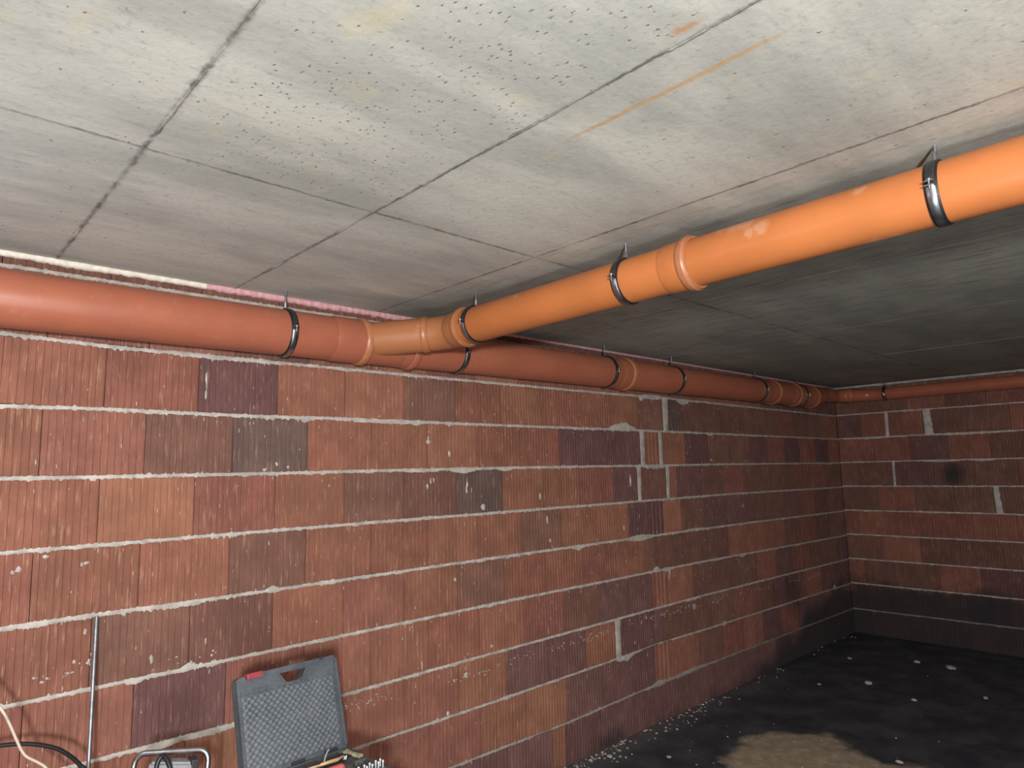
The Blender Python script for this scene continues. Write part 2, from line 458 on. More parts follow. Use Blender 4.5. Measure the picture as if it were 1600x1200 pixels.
# (course, u range) -> colour, from the look of the wall
DARK = {1: [(.93, 1.27, 'purple'), (4.32, 4.53, 'grey'), (4.53, 5.1, 'brown'), (2.0, 2.27, 'brown')], 2: [(.75, 1.09, 'brown'), (1.09, 1.42, 'grey'), (3.09, 3.95, 'purple'), (4.53, 4.87, 'purple')],
        3: [(2.27, 2.6, 'grey'), (3.58, 3.91, 'purple'), (4.40, 4.75, 'purple')], 4: [(3.75, 4.2, 'purple')], 5: [(4.0, 4.4, 'brown')],
        6: [(.75, 1.09, 'purple'), (3.5, 4.02, 'purple'), (1.43, 1.76, 'red')], 7: [(2.5, 3.27, 'purple'), (3.64, 4.1, 'purple')], 8: [(3.1, 4.2, 'purple')], 9: [(-2, 8, 'purple')], 0: [(1.0, 1.43, 'brown')]}


def colour(k, a, b, far=False):
    c = (a + b) / 2
    for x0, x1, col in DARK.get(k, ()):
        if x0 - .02 <= c <= x1 + .02: return col
    return R.choice(FARC if (c > 4.4 or far) else NICE)


SPEC = {  # closing strip of cut blocks between the two halves of the wall: (a, b, kind); gaps are filled joints
    1: ([(ODD0, 3.945), (3.945, 4.255, ''), (4.32, 4.53, ''), (4.53, 4.75, ''), (4.75, L)]),
    2: ([(EVEN0, 3.955), (4.0, 4.185, 'G'), (4.222, 4.53, ''), (4.53, L)]),
    3: ([(ODD0, 3.905), (3.945, 4.255, ''), (4.295, 4.40, ''), (4.40, L)]),
    4: ([(EVEN0, 3.78), (3.78, 4.01, ''), (4.01, 4.20, 'G'), (4.20, 4.43, ''), (4.43, L)]),
    5: ([(ODD0, 3.94), (3.94, 4.08, ''), (4.08, 4.42, ''), (4.42, L)]),
    6: ([(EVEN0, 3.75), (3.75, 4.02, ''), (4.02, 4.21, 'G'), (4.21, 4.54, ''), (4.54, L)]),
    7: ([(ODD0, 3.59), (3.64, 4.0, ''), (4.0, 4.11, 'G'), (4.11, 4.44, ''), (4.44, L)]),
    8: ([(EVEN0, 3.78), (3.78, 4.01, ''), (4.01, 4.21, 'G'), (4.21, 4.57, ''), (4.57, L)]),
    9: ([(ODD0, 2.98), (2.98, 3.08, 'G'), (3.08, L)]),
    0: ([(EVEN0, L)])}
for k, segs in SPEC.items():
    for s in segs:
        if len(s) == 3:
            put_brick(WALL_L, LINES, k, s[0], s[1], {2: 'rust', 8: 'red', 9: 'rust', 6: 'red'}[k] if (k, s[2]) in ((2, 'G'), (9, 'G'), (8, 'G'), (6, 'G')) else colour(k, s[0], s[1]), s[2])
        else:
            for a, b in run(s[0], s[1]):
                put_brick(WALL_L, LINES, k, a, b, colour(k, a, b))
for a, b in run(ODD0, L): put_brick(WALL_L, LINES, 0, a, b, 'brown', zt=2.534, zb=2.5035)   # cut pieces under the slab
SPEC_B = {0: [(.0, .35), (.35, 4.68)], 1: [(.0, .24), (.24, .475), (.505, .815), (.885, 1.19), (1.19, 4.68)], 2: [(0, .34), (.34, 4.68)], 3: [(0, .17), (.17, .505), (.525, .87), (.87, 4.68)],
          4: [(0, .35), (.35, .68), (.68, 1.02), (1.02, 1.33), (1.375, 4.68)], 5: [(0, .13), (.13, .475), (.475, 4.68)], 6: [(0, .35), (.35, 4.68)], 7: [(0, .155), (.155, 4.68)], 8: [(0, .025), (.025, .36), (.36, 4.68)], 9: [(0, .18), (.18, 4.68)]}
DARK_B = {9: [(-1, .38, 'purple')]}
for k, segs in SPEC_B.items():
    for s in segs:
        for a, b in run(*s): put_brick(WALL_B, LINES_B, k, a, b, R.choice(FARC))
for a, b in run(0.17, 4.68): put_brick(WALL_B, LINES_B, 0, a, b, 'brown', zt=2.530, zb=2.5035)


# ------------------------------------------------------------------ mortar
RM1 = random.Random(77)
def fbm(u, s): return noise.noise((u * 2.1, s, 0)) + .5 * noise.noise((u * 7, s, 4))


def bed_joint(wall, tab, k, u0, u1, bumps=(), fringe=1.0, thick=1.0, hide=()):
    back = wall is WALL_B; bm = bmesh.new(); n = int((u1 - u0) / (RIB / 4)); rows = []; sd = k * 7.3 + (50 if back else 0)
    for i in range(n + 1):
        u = u0 + (u1 - u0) * i / n; zc = zl(tab, k, u); groove = 1 if i % 4 == 2 else (.35 if i % 2 else .15)
        f = max(0, fbm(u, sd)) * fringe
        t = .0050 * thick * (1 + .2 * noise.noise((u * 60, sd, 1)))
        dn = t + .0005 + (.003 + .020 * f * f) * groove * abs(noise.noise((u * 41, sd, 2))) * 2 + .0045 * RM1.random() ** 3 + .009 * max(0, noise.noise((u * 17, sd, 31)) - .1) * (.5 + RM1.random()) + (.008 * RM1.random() if RM1.random() < .06 else 0)
        up_ = t + .0003 + .004 * RM1.random() ** 4 + (.008 * RM1.random() if RM1.random() < .04 else 0) + .004 * max(0, fbm(u, sd + 3)) * groove + .010 * max(0, noise.noise((u * 23, sd, 16)) - .45)
        for c, hw, au, ad in bumps:
            if abs(u - c) < hw:
                e = (1 - abs(u - c) / hw) ** .6; jt = .55 + .6 * abs(noise.noise((u * 55, sd, 8))) + (.25 if groove else 0)
                up_ += au * e * jt; dn += ad * e * jt
        for a, b in hide:
            if a < u < b: up_ = dn = .0025; 
        pr = -.0030 - .0012 * noise.noise((u * 25, sd, 7))
        prof = ((.03, zc + t * .8), (-.0006, zc + up_), (pr, zc + up_ * .55), (pr * 1.05, zc - dn * .45), (-.0006, zc - dn), (.03, zc - t * .8))
        rows.append([bm.verts.new((L + y, -u, z) if back else (u, y, z)) for y, z in prof])
    for r0, r1 in zip(rows, rows[1:]):
        for q in range(5): bm.faces.new((r0[q], r0[q + 1], r1[q + 1], r1[q]) if back else (r0[q + 1], r1[q + 1], r1[q], r0[q]))
    bmesh.ops.recalc_face_normals(bm, faces=bm.faces)
    o = link('mortar_joint', bm_mesh(bm, 'mortar_joint', 50), MORTAR, wall)
    return o


BUMPS = {0: [], 1: [(4.12, .13, .012, .014), (4.53, .09, .0, .035), (3.99, .03, 0, .03), (1.0, .3, 0, .006)],
         2: [(3.76, .15, .05, .002), (1.41, .03, 0, .016), (1.82, .3, 0, .010), (2.02, .03, 0, .012), (4.9, .05, 0, .012), (5.6, .06, 0, .008)],
         3: [(2.33, .09, 0, .02), (2.64, .06, 0, .014), (4.12, .16, 0, .022), (2.05, .12, .0, .006), (7.2, .3, 0, .006)],
         4: [(2.1, .06, .004, 0)], 5: [(3.26, .07, 0, .014), (3.91, .14, .016, .016), (.87, .1, 0, .008), (4.6, .15, .008, 0), (1.27, .03, .012, 0)],
         6: [(4.08, .04, .03, .004), (4.2, .05, .006, .012), (4.235, .012, 0, .07), (.94, .03, .016, 0), (.75, .03, 0, .012), (5.3, .05, 0, .018), (4.9, .1, 0, .006)],
         7: [(.84, .08, 0, .016), (1.02, .14, 0, .012), (4.5, .1, .0, .006)], 8: [(3.68, .10, 0, .03), (2.62, .05, .004, .004), (4.95, .03, .016, .01)],
         9: [(4.05, .09, .02, .012), (4.42, .28, .014, .008), (2.9, .05, .006, .004)]}
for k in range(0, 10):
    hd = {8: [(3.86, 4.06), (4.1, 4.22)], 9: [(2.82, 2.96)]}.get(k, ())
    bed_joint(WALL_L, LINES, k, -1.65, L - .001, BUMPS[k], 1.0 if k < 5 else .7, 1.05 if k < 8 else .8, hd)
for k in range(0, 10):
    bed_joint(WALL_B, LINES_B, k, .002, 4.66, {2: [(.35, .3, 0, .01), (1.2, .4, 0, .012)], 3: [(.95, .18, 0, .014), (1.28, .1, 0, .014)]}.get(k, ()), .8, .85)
for (a, b, k, wall, tab) in ((4.253, 4.322, 1, WALL_L, LINES), (3.953, 4.002, 2, WALL_L, LINES), (4.183, 4.224, 2, WALL_L, LINES), (3.903, 3.947, 3, WALL_L, LINES), (4.253, 4.297, 3, WALL_L, LINES), (3.588, 3.642, 7, WALL_L, LINES),
                             (.473, .507, 1, WALL_B, LINES_B), (.813, .887, 1, WALL_B, LINES_B), (.503, .527, 3, WALL_B, LINES_B), (1.328, 1.377, 4, WALL_B, LINES_B)):
    bm = bmesh.new(); n = 26; rows = []; back = wall is WALL_B; um = (a + b) / 2; z1 = zl(tab, k, um); z0 = zl(tab, k + 1, um); tp = {1: .65, 4: .5, 3: .6}.get(k, .9) if (b - a) > .03 or k == 3 else .9
    for i in range(n + 1):
        f = i / n; z = z1 + (z0 - z1) * f; s = (1 - (1 - tp) * f)
        lo = um - (um - a) * (1.05 + .3 * noise.noise((i * 2.7, a, 0))) * (s if not back else 1 - .3 * (1 - f)) + (.018 * f if back and b - a > .04 else 0)
        hi = um + (b - um) * (1.0 + .34 * noise.noise((i * 2.9, b, 3))) * s + (.030 * f if back and b - a > .04 else 0)
        pr = -.0032 + .001 * noise.noise((i, a, 5))
        rows.append([bm.verts.new((L + y, -u, z) if back else (u, y, z)) for u, y in ((a, .03), (lo, -.0008), (lo + .006, pr), (hi - .006, pr), (hi, -.0008), (b, .03))])
    for r0, r1 in zip(rows, rows[1:]):
        for q in range(5): bm.faces.new((r0[q], r0[q + 1], r1[q + 1], r1[q]))
    bmesh.ops.recalc_face_normals(bm, faces=bm.faces)
    link('mortar_joint', bm_mesh(bm, 'mortar_joint', 50), MORTAR, wall)

# splashes and crumbs of mortar stuck to the faces
bm = bmesh.new()


def splat(bm, u, z, w_, h_, rr, th=.003):
    n = 7; c = bm.verts.new((u, -.0025 - th, z)); ring = []
    for i in range(n):
        t = 2 * math.pi * i / n; e = rr.uniform(.55, 1.1)
        ring.append(bm.verts.new((u + math.cos(t) * w_ / 2 * e, -.0006, z + math.sin(t) * h_ / 2 * e)))
    for i in range(n): bm.faces.new((c, ring[i], ring[(i + 1) % n]))


rr = random.Random(5)
for (u, z, w_, h_) in [(.967, 2.151, .012, .05), (.968, 2.12, .007, .08), (.966, 2.084, .012, .05), (2.331, .676, .04, .045), (.804, 1.06, .018, .035), (2.101, 1.9, .035, .03), (2.097, 1.92, .02, .03), (2.236, 1.836, .02, .05), (2.357, 1.669, .02, .05), (2.35, 1.64, .018, .05), (2.47, 1.538, .04, .04), (2.111, 1.693, .012, .04), (2.091, 1.667, .02, .03), (2.13, 1.70, .012, .035), (.356, 1.431, .016, .018), (.37, 1.44, .02, .03), (.448, 1.475, .022, .016), (3.82, 1.656, .03, .09), (3.725, 1.335, .02, .05), (3.0, 1.312, .02, .03), (1.278, 1.791, .018, .02), (1.329, 1.776, .014, .016), (1.224, 1.766, .02, .018), (2.923, 1.583, .02, .05), (2.978, 1.439, .02, .05), (2.513, .788, .02, .02), (2.21, .515, .02, .03), (7.243, 1.933, .02, .02), (7.342, 1.934, .02, .03), (5.364, 1.401, .02, .05), (3.26, 1.238, .06, .02), (2.265, 1.175, .02, .03), (.558, 1.437, .014, .02), (.572, 1.44, .02, .016), (7.1, .5, .09, .06), (4.22, .95, .012, .06), (4.9, 1.79, .04, .02), (3.1, 1.75, .03, .03), (4.53, .70, .05, .06), (2.05, .78, .01, .05), (.58, 1.2, .012, .03), (1.0, 1.09, .01, .03)]:
    splat(bm, u, z, w_, h_, rr)
for pl, n, sp in (([(1.60, .687), (1.725, .683), (1.9, .690)], 34, .014), ([(2.212, .667), (2.575, .668)], 22, .010), ([(2.643, .688), (3.225, .685), (3.519, .692)], 60, .010), ([(3.688, .712), (4.933, .691)], 70, .014), ([(5.2, .70), (6.094, .672), (6.569, .665), (7.406, .655)], 60, .016), ([(.43, 1.06), (.60, 1.085)], 18, .012), ([(.86, 1.03), (1.05, 1.025)], 14, .012)):
    for i in range(n):
        t = rr.random() * (len(pl) - 1); a, b = pl[int(t)], pl[int(t) + 1]; f = t - int(t)
        splat(bm, a[0] + (b[0] - a[0]) * f, a[1] + (b[1] - a[1]) * f + rr.gauss(0, sp), rr.uniform(.004, .016), rr.uniform(.004, .014), rr, .0015)
for i in range(760):
    u = rr.uniform(.1, 5.6); z = rr.uniform(.28, 2.2)
    if rr.random() < .5: z = 2.5 - .25 * rr.randrange(1, 10) + rr.uniform(-.05, .03)
    splat(bm, u, z, rr.uniform(.002, .006), rr.uniform(.005, .026), rr, .001)
o = link('mortar_splash', bm_mesh(bm, 'mortar_splash'), MORTAR, WALL_L); o['kind'] = 'stuff'

# foam squeezed out between blocks and slab
CREAM = plain('cream_foam', lin(226, 220, 206), .9, var=.08, scale=60, bump=.5)
PINK = plain('pink_foam', lin(212, 164, 168), .9, var=.14, scale=50, bump=.6)
def foam(name, mat, u0, u1, hf, seed, back=False, label=None):
    bm = bmesh.new(); n = int((u1 - u0) / .008); rows = []
    for i in range(n + 1):
        u = u0 + (u1 - u0) * i / n; h = hf(u) * (1 + .22 * noise.noise((u * 28, seed, 0)) + .16 * noise.noise((u * 75, seed, 3)) + .25 * noise.noise((u * 5, seed, 6)))
        d = h * (.55 + .3 * noise.noise((u * 40, seed, 9)))
        cut = .55 if noise.noise((u * 33, seed, 12)) > .5 else 1
        pts = ((.03, H + .004), (-d * .6, H + .003), (-d * cut, H - h * .35), (-d * cut, H - h * .7), (-d * .3, H - h), (.03, H - h * .95))
        rows.append([bm.verts.new((L + y, -u, z) if back else (u, y, z)) for y, z in pts])
    for r0, r1 in zip(rows, rows[1:]):
        for q in range(5): bm.faces.new((r0[q], r0[q + 1], r1[q + 1], r1[q]))
    bmesh.ops.recalc_face_normals(bm, faces=bm.faces)
    o = link(name, bm_mesh(bm, name, 60), mat, WALL_B if back else WALL_L)
    if label: o['label'] = label


foam('foam_strip', CREAM, -1.6, .955, lambda u: .021, 1, label='cream foam strip under the slab')
foam('foam_strip', PINK, .95, L, lambda u: .024 if u < 2.2 else .014, 7, label='pink foam strip under the slab')
foam('mortar_joint', MORTAR, .0, 4.6, lambda u: .020, 13, True)

# ------------------------------------------------------------------ drain pipes
def mz(x): return 2.352 + .0053 * x
MAIN_D = Vector((1, 0, .0053)).normalized()
def M(x): return Vector((x, -.115, mz(x)))
RB, RM, RE = .080, .100, .0635


def socket_prof(s0, s1, r):
    """step, cylindrical neck, proud bead that holds the seal, lip; the mouth is at s1"""
    bead = .030
    return [(s0 - .012, r + .0004), (s0, r + .0045), (s1 - bead - .010, r + .0050), (s1 - bead - .004, r + .0105), (s1 - bead + .004, r + .0130), (s1 - .012, r + .0130), (s1 - .007, r + .0085), (s1, r + .0075), (s1, r + .0008)]


def pipe(name, p0, p1, r, mat, label, cat='pipe', sock=None, group=None, lip=None, smat=None):
    """straight barrel; sock=length of the socket at the p1 end"""
    p0 = Vector(p0); p1 = Vector(p1); d = p1 - p0; ln = d.length
    bm = bmesh.new(); lathe(bm, p0, d, [(0, r - .004), (.0, r - .001), (.006, r), (ln - (sock or .006) - .0, r), (ln - (sock + .0 if sock else 0), r - .001)] if not sock else [(0, r - .004), (0, r - .001), (.006, r), (ln - sock * .5, r)], 56)
    o = link(name, bm_mesh(bm, name, 35), mat); tag(o, label, cat, group)
    if sock:
        pr = socket_prof(ln - sock, ln, r); bm = bmesh.new(); lathe(bm, p0, d, pr[:3], 56, False); link('socket', bm_mesh(bm, 'socket', 35), smat or mat, o)
        bm = bmesh.new(); lathe(bm, p0, d, pr[2:], 56, False); b = link('socket_bead', bm_mesh(bm, 'socket_bead', 35), SEAL, o); b['label'] = 'dusty raised bead'
    return o


def path_tube(bm, pts, r, n=48, ends=True):
    pts = [Vector(p) for p in pts]; tube(bm, pts, r, n)


def M2(x): return M(x)
pipe('drain_pipe', M(-1.55), M(1.64), RM, PVC_OLD, 'brown-orange drain pipe on the block wall, leftmost length running out of frame', sock=.17)
pipe('drain_pipe', M(1.80), M(3.665), RM, PVC_OLD, 'brown-orange drain pipe on the block wall, length just right of the branch fitting', sock=.12)
pipe('drain_pipe', M(3.56), M(5.79), RM, PVC_OLD, 'brown-orange drain pipe on the block wall, length above the pale mortar-filled joints', sock=.12)
pipe('pipe_coupling', M(5.69), M(6.21), RM, PVC_OLD, 'short brown-orange pipe piece in the dark before the corner, left one of two', 'pipe', sock=.12)
pipe('pipe_coupling', M(6.10), M(6.60), RM, PVC_OLD, 'short brown-orange pipe piece in the dark next to the corner bend', 'pipe', sock=.12)

# branch fitting: run piece with a 45 degree branch
run_bm = bmesh.new(); x0, x1 = 1.56, 1.915
prof = [(0, RM - .002), (.06, RM - .002), (.085, RM - .001), (.095, RM + .002), (x1 - x0 - .085, RM + .002)]
lathe(run_bm, M(x0), MAIN_D, prof, 56)
wye = link('branch_fitting', bm_mesh(run_bm, 'branch_fitting', 35), PVC_OLD)
tag(wye, 'orange plastic branch fitting joining the overhead pipe to the wall pipe', 'pipe fitting')
pr = socket_prof(x1 - x0 - .075, x1 - x0, RM); bm = bmesh.new(); lathe(bm, M(x0), MAIN_D, pr, 56, False); link('run_socket', bm_mesh(bm, 'run_socket', 35), PVC_OLD, wye)
BX = 1.917; YE = -.405
bend = Vector((BX, YE, 2.392)); a0 = Vector((BX - (abs(YE) - .115), -.115, 2.366)); dv = (bend - a0).normalized(); full = (bend - a0).length
mouth = full - .085
bm = bmesh.new(); lathe(bm, a0, dv, [(0, RB + .001), (mouth - .03, RB + .002)], 48); link('branch_arm', bm_mesh(bm, 'branch_arm', 35), PVC_FIT, wye)
bm = bmesh.new(); lathe(bm, a0, dv, [(mouth - .034, RB + .002), (mouth - .026, RB + .0075), (mouth - .020, RB + .0075), (mouth - .016, RB + .0055), (mouth - .008, RB + .0055), (mouth - .004, RB + .008), (mouth, RB + .008), (mouth + .001, RB)], 48, False)
link('branch_socket', bm_mesh(bm, 'branch_socket', 35), PVC_FIT, wye)
# 45 degree bend
BD = Vector((.01178, -.99993, .012829)).normalized()
def B(y): t = (y + .6226) / -.99993; return Vector((1.9163 + .01178 * t, y, 2.39515 + .012829 * t))
bp = [a0 + dv * (mouth - .04), a0 + dv * (mouth + .004)]
for i in range(9):
    t = i / 8; p = bend - dv * .085; q = bend + BD * .085; bp.append((1 - t) ** 2 * p + 2 * t * (1 - t) * bend + t * t * q)
bp.append(B(-.51))
bm = bmesh.new(); tube(bm, bp, RB + .0005, 48)
elb = link('pipe_bend', bm_mesh(bm, 'pipe_bend', 35), PVC_FIT); tag(elb, 'short orange bend between the branch fitting and the overhead pipe', 'pipe fitting')
pr = socket_prof(.025, .115, RB); bm = bmesh.new(); lathe(bm, B(-.455), BD, pr, 48, False); link('socket', bm_mesh(bm, 'socket', 35), PVC_FIT, elb)
pipe('drain_pipe', B(-.50), B(-1.745), RB, PVC_NEW, 'bright orange overhead pipe, farther length between the bend and the ring joint', sock=.10)
pipe('drain_pipe', B(-1.66), B(-4.6), RB, PVC_NEW, 'bright orange overhead pipe, nearer length running out at the upper right')
# corner: reducer, two bends, end wall pipe
EZ = 2.431; EX = L - .078
bm = bmesh.new(); p0 = M(6.50); p1 = Vector((6.98, -.115, EZ)); n = 40; rings = []
for s, r in ((0, RM - .001), (.24, RM - .001), (.36, RE + .012), (.48, RE + .010), (.50, RE + .014), (.53, RE + .014), (.535, RE)):
    f = min(1, max(0, (s - .2) / .2)); c = Vector((6.50 + s, -.115, mz(6.5 + s) * (1 - f) + EZ * f)); rings.append([bm.verts.new(c + Vector((0, math.cos(2 * math.pi * i / n) * r, math.sin(2 * math.pi * i / n) * r))) for i in range(n)])
for r0, r1 in zip(rings, rings[1:]):
    for i in range(n): bm.faces.new((r0[i], r0[(i + 1) % n], r1[(i + 1) % n], r1[i]))
bmesh.ops.recalc_face_normals(bm, faces=bm.faces)
tag(link('pipe_reducer', bm_mesh(bm, 'pipe_reducer', 35), PVC_OLD), 'tapered pipe reducer in the dark corner under the ceiling', 'pipe fitting')
bm = bmesh.new(); pts = [Vector((6.96, -.115, EZ)), Vector((7.10, -.115, EZ))]
for A_, K_, Z_ in ((Vector((7.14, -.115, EZ)), Vector((7.20, -.115, EZ)), Vector((7.245, -.158, EZ))), (Vector((7.39, -.305, EZ)), Vector((EX, -.35, EZ)), Vector((EX, -.41, EZ)))):
    for i in range(7): t = i / 6; pts.append((1 - t) ** 2 * A_ + 2 * t * (1 - t) * K_ + t * t * Z_)
pts.append(Vector((EX, -.46, EZ))); tube(bm, pts, RE + .001, 32)
eb = link('pipe_bend', bm_mesh(bm, 'pipe_bend', 35), PVC_OLD); tag(eb, 'dim brown-orange bend turning along the end wall in the far corner', 'pipe fitting')
pr = socket_prof(.02, .10, RE); bm = bmesh.new(); lathe(bm, Vector((7.245, -.165, EZ)), (1, -1, 0), pr, 32, False); link('socket', bm_mesh(bm, 'socket', 35), PVC_OLD, eb)
pipe('drain_pipe', (EX, -.42, EZ), (EX, -4.6, EZ + .004), RE, PVC_OLD, 'thin brown-orange pipe under the ceiling along the end wall')


# ------------------------------------------------------------------ pipe clamps
def clamp(name, c, d, r, label, near=True, flip=1):
    """two-part steel clamp with black rubber lining, ear screws and a threaded rod into the slab"""
    c = Vector(c); d = Vector(d).normalized()
    root = empty('pipe_clamp', c, label, 'pipe clamp', 'pipe clamps under the ceiling')
    dd, a, b = frame_of(d)   # a is sideways, b is up
    def arc(r0, r1, hw, t0, t1, n, mat, nm):
        bm = bmesh.new(); rows = []
        for i in range(n + 1):
            t = t0 + (t1 - t0) * i / n; e = a * math.cos(t) + b * math.sin(t)
            rows.append([bm.verts.new(e * rr_ + d * k) for rr_, k in ((r0, -hw), (r1 - .0008, -hw), (r1, -hw + .001), (r1, hw - .001), (r1 - .0008, hw), (r0, hw))])
        cl = abs(t1 - t0 - 2 * math.pi) < 1e-4
        for r0_, r1_ in zip(rows, rows[1:]):
            for q in range(6): bm.faces.new((r0_[q], r0_[(q + 1) % 6], r1_[(q + 1) % 6], r1_[q]))
        if not cl: bm.faces.new(rows[0]); bm.faces.new(list(reversed(rows[-1])))
        bmesh.ops.remove_doubles(bm, verts=bm.verts, dist=1e-5); bmesh.ops.recalc_face_normals(bm, faces=bm.faces)
        return link(nm, bm_mesh(bm, nm, 40), mat, root)
    arc(r - .001, r + .0042, .0155, 0, 2 * math.pi, 56, RUBBER, 'rubber_lining')
    g = .06
    arc(r + .0040, r + .0066, .0105, g, math.pi - g, 28, DARKSTEEL, 'upper_band'); arc(r + .0040, r + .0066, .0105, math.pi + g, 2 * math.pi - g, 28, STEEL, 'lower_band')
    for s in (1, -1):
        bm = bmesh.new(); e = a * s
        for k in (1, -1):   # the two ears
            for q in (0,):
                P = e * (r + .0125) + b * (k * .0055); g2 = bmesh.ops.create_cube(bm, size=1)
                for v in g2['verts']: v.co = P + e * v.co.x * .018 + d * v.co.y * .021 + b * v.co.z * .0026
        ear = link('ear', bm_mesh(bm, 'ear'), STEEL, root)
        bm = bmesh.new(); P = e * (r + .0145)
        lathe(bm, P - b * .014, b, [(0, .0028), (.022, .0028), (.022, .0062), (.024, .0068), (.027, .0060)], 12)
        link('screw', bm_mesh(bm, 'screw', 40), STEEL, root)
    top = H - c.z
    bm = bmesh.new(); lathe(bm, b * (r + .006), Vector((0, 0, 1)), [(0, .0095), (.003, .0085), (.0032, .0068), (.026, .0068), (.027, .005)], 6); link('nut', bm_mesh(bm, 'nut'), STEEL, root)
    bm = bmesh.new(); z = r + .028; pf = [(z, .0040)]
    while z < top - .004: pf += [(z + .0008, .0044), (z + .0016, .0036)]; z += .0016
    pf += [(top + .012, .0040)]
    lathe(bm, (0, 0, 0), Vector((0, 0, 1)), pf, 10); link('threaded_rod', bm_mesh(bm, 'threaded_rod'), GALV, root)
    return root


for x, lb in ((1.25, 'black lined steel clamp on the left length of wall pipe'), (2.20, 'black lined steel clamp on the wall pipe just under the overhead pipe'), (3.45, 'black lined steel clamp on the wall pipe left of the ring joint'), (4.23, 'black lined steel clamp on the wall pipe above the wide pale joint'), (5.51, 'dim clamp on the wall pipe near the far corner, left of the short pieces'), (6.33, 'dim clamp on the wall pipe closest to the far corner')):
    clamp('pipe_clamp', M(x), MAIN_D, RM, lb)
for y, lb in ((-.62, 'black lined clamp on the orange overhead pipe beside the bend'), (-1.457, 'black lined clamp on the orange overhead pipe next to its ring joint'), (-2.443, 'shiny black lined clamp on the overhead pipe at the upper right')):
    clamp('pipe_clamp', B(y), BD, RB, lb)
clamp('pipe_clamp', (EX, -.53, EZ), (0, 1, 0), RE, 'small black clamp on the thin pipe along the end wall')

# ------------------------------------------------------------------ workbench out of view, carrying the case and the lamp
WOOD = plain('bench_wood', lin(150, 118, 82), .7, var=.15, scale=14)
bench = empty('workbench', (.8, -.9, 0), 'low wooden workbench under the open tool case', 'workbench')
bm = bmesh.new(); box(bm, -.45, .425, -.22, .20, .738, .762, .002); link('bench_top', bm_mesh(bm, 'bench_top'), WOOD, bench)
for sx in (-.40, .375):
    for sy in (-.18, .15):
        bm = bmesh.new(); box(bm, sx - .025, sx + .025, sy - .025, sy + .025, 0.0, .738, .002); link('leg', bm_mesh(bm, 'leg'), WOOD, bench)

# ------------------------------------------------------------------ open tool case
def case_plastic(name='case_plastic', relief_shade=False):
    k = NT(name, .55); p = k.obj()
    c = k.mix(k.ramp(k.noise(p, 110, 5, .75), .3, .75), lin(54, 60, 68), lin(82, 88, 94)); c = k.mix(k.math('MULTIPLY', k.ramp(k.noise(p, 9, 3), .4, .65), .35), c, lin(100, 105, 108))
    c = k.mix(k.math('MULTIPLY', k.ramp(k.noise(p, 150, 3), .6, .75), .4), c, lin(130, 132, 132))
    if relief_shade:   # relief shading put into the colour, lighter on the raised diamonds
        y = k.xyz(p)[1]; c = k.mix(k.math('MULTIPLY', k.ramp(k.math('MULTIPLY', y, -1), .0022, .0044), .55), c, lin(92, 98, 102)); c = k.mix(k.math('MULTIPLY', k.ramp(k.math('MULTIPLY', y, -1), .0038, .0054), .3), c, lin(116, 120, 122))
    k.color(c); k.bump(k.noise(p, 260, 3), .4, .002); return k.m


CASE = case_plastic(); RED = plain('red_plastic', lin(146, 60, 66), .5, var=.15)
DARKP = plain('dark_plastic', lin(42, 44, 48), .5, var=.15)
W_, HL = .36, .297; yaw, lean = .05, .278
root = empty('tool_case', (1.241, -.691, .814), 'black plastic tool case standing open against the wall with dusty lid', 'tool case'); root.rotation_euler = (0, 0, yaw)
lid = bpy.data.objects.new('lid', None)
# lid shell, local x -W..0, z up, tilted back
bm = bmesh.new()
outer = [(-W_, -.014), (-W_, HL - .012), (-W_ + .012, HL - .004), (-W_ + .030, HL - .002), (-W_ + .034, HL - .012), (-W_ + .088, HL - .012), (-W_ + .092, HL + .001), (-.062, HL + .001), (-.060, HL - .006), (-.048, HL - .007), (-.046, HL), (-.006, HL), (0, HL - .008), (0, -.014)]
hole = [(-.214, HL - .018), (-.122, HL - .018), (-.120, HL - .024), (-.138, HL - .046), (-.146, HL - .050), (-.186, HL - .050), (-.194, HL - .046), (-.216, HL - .024)]
edges = []
for loop in (outer, hole):
    vs = [bm.verts.new((u, 0, z)) for u, z in loop]; edges += [bm.edges.new((vs[i], vs[(i + 1) % len(vs)])) for i in range(len(vs))]
r_ = bmesh.ops.triangle_fill(bm, edges=edges, use_beauty=True)
f0 = [f for f in bm.faces]
ex = bmesh.ops.extrude_face_region(bm, geom=f0)
for v in [e for e in ex['geom'] if isinstance(e, bmesh.types.BMVert)]: v.co.y += .034
bmesh.ops.recalc_face_normals(bm, faces=bm.faces)
lid_me = bm_mesh(bm, 'lid', 30)
lid = link('lid', lid_me, CASE, root); lid.rotation_euler = (-lean, 0, 0)
bm = bmesh.new()   # raised rim all round
def bar(bm, pts, hw, y0, y1):
    for (a, b), (c, d) in zip(pts, pts[1:]):
        t = Vector((c - a, d - b)); ln = t.length; t /= ln; nrm = Vector((-t.y, t.x)); vs = []
        for yy in (y0, y1):
            for u, s in ((0, -1), (ln, -1), (ln, 1), (0, 1)):
                q = Vector((a, b)) + t * u + nrm * hw * s; vs.append(bm.verts.new((q.x, yy, q.y)))
        for f in ((0, 1, 2, 3), (7, 6, 5, 4), (0, 4, 5, 1), (1, 5, 6, 2), (2, 6, 7, 3), (3, 7, 4, 0)): bm.faces.new([vs[i] for i in f])
bar(bm, [(-W_ + .005, .004), (-W_ + .005, HL - .016)], .005, -.008, .004); bar(bm, [(-.005, HL - .012), (-.005, .004)], .005, -.008, .004)
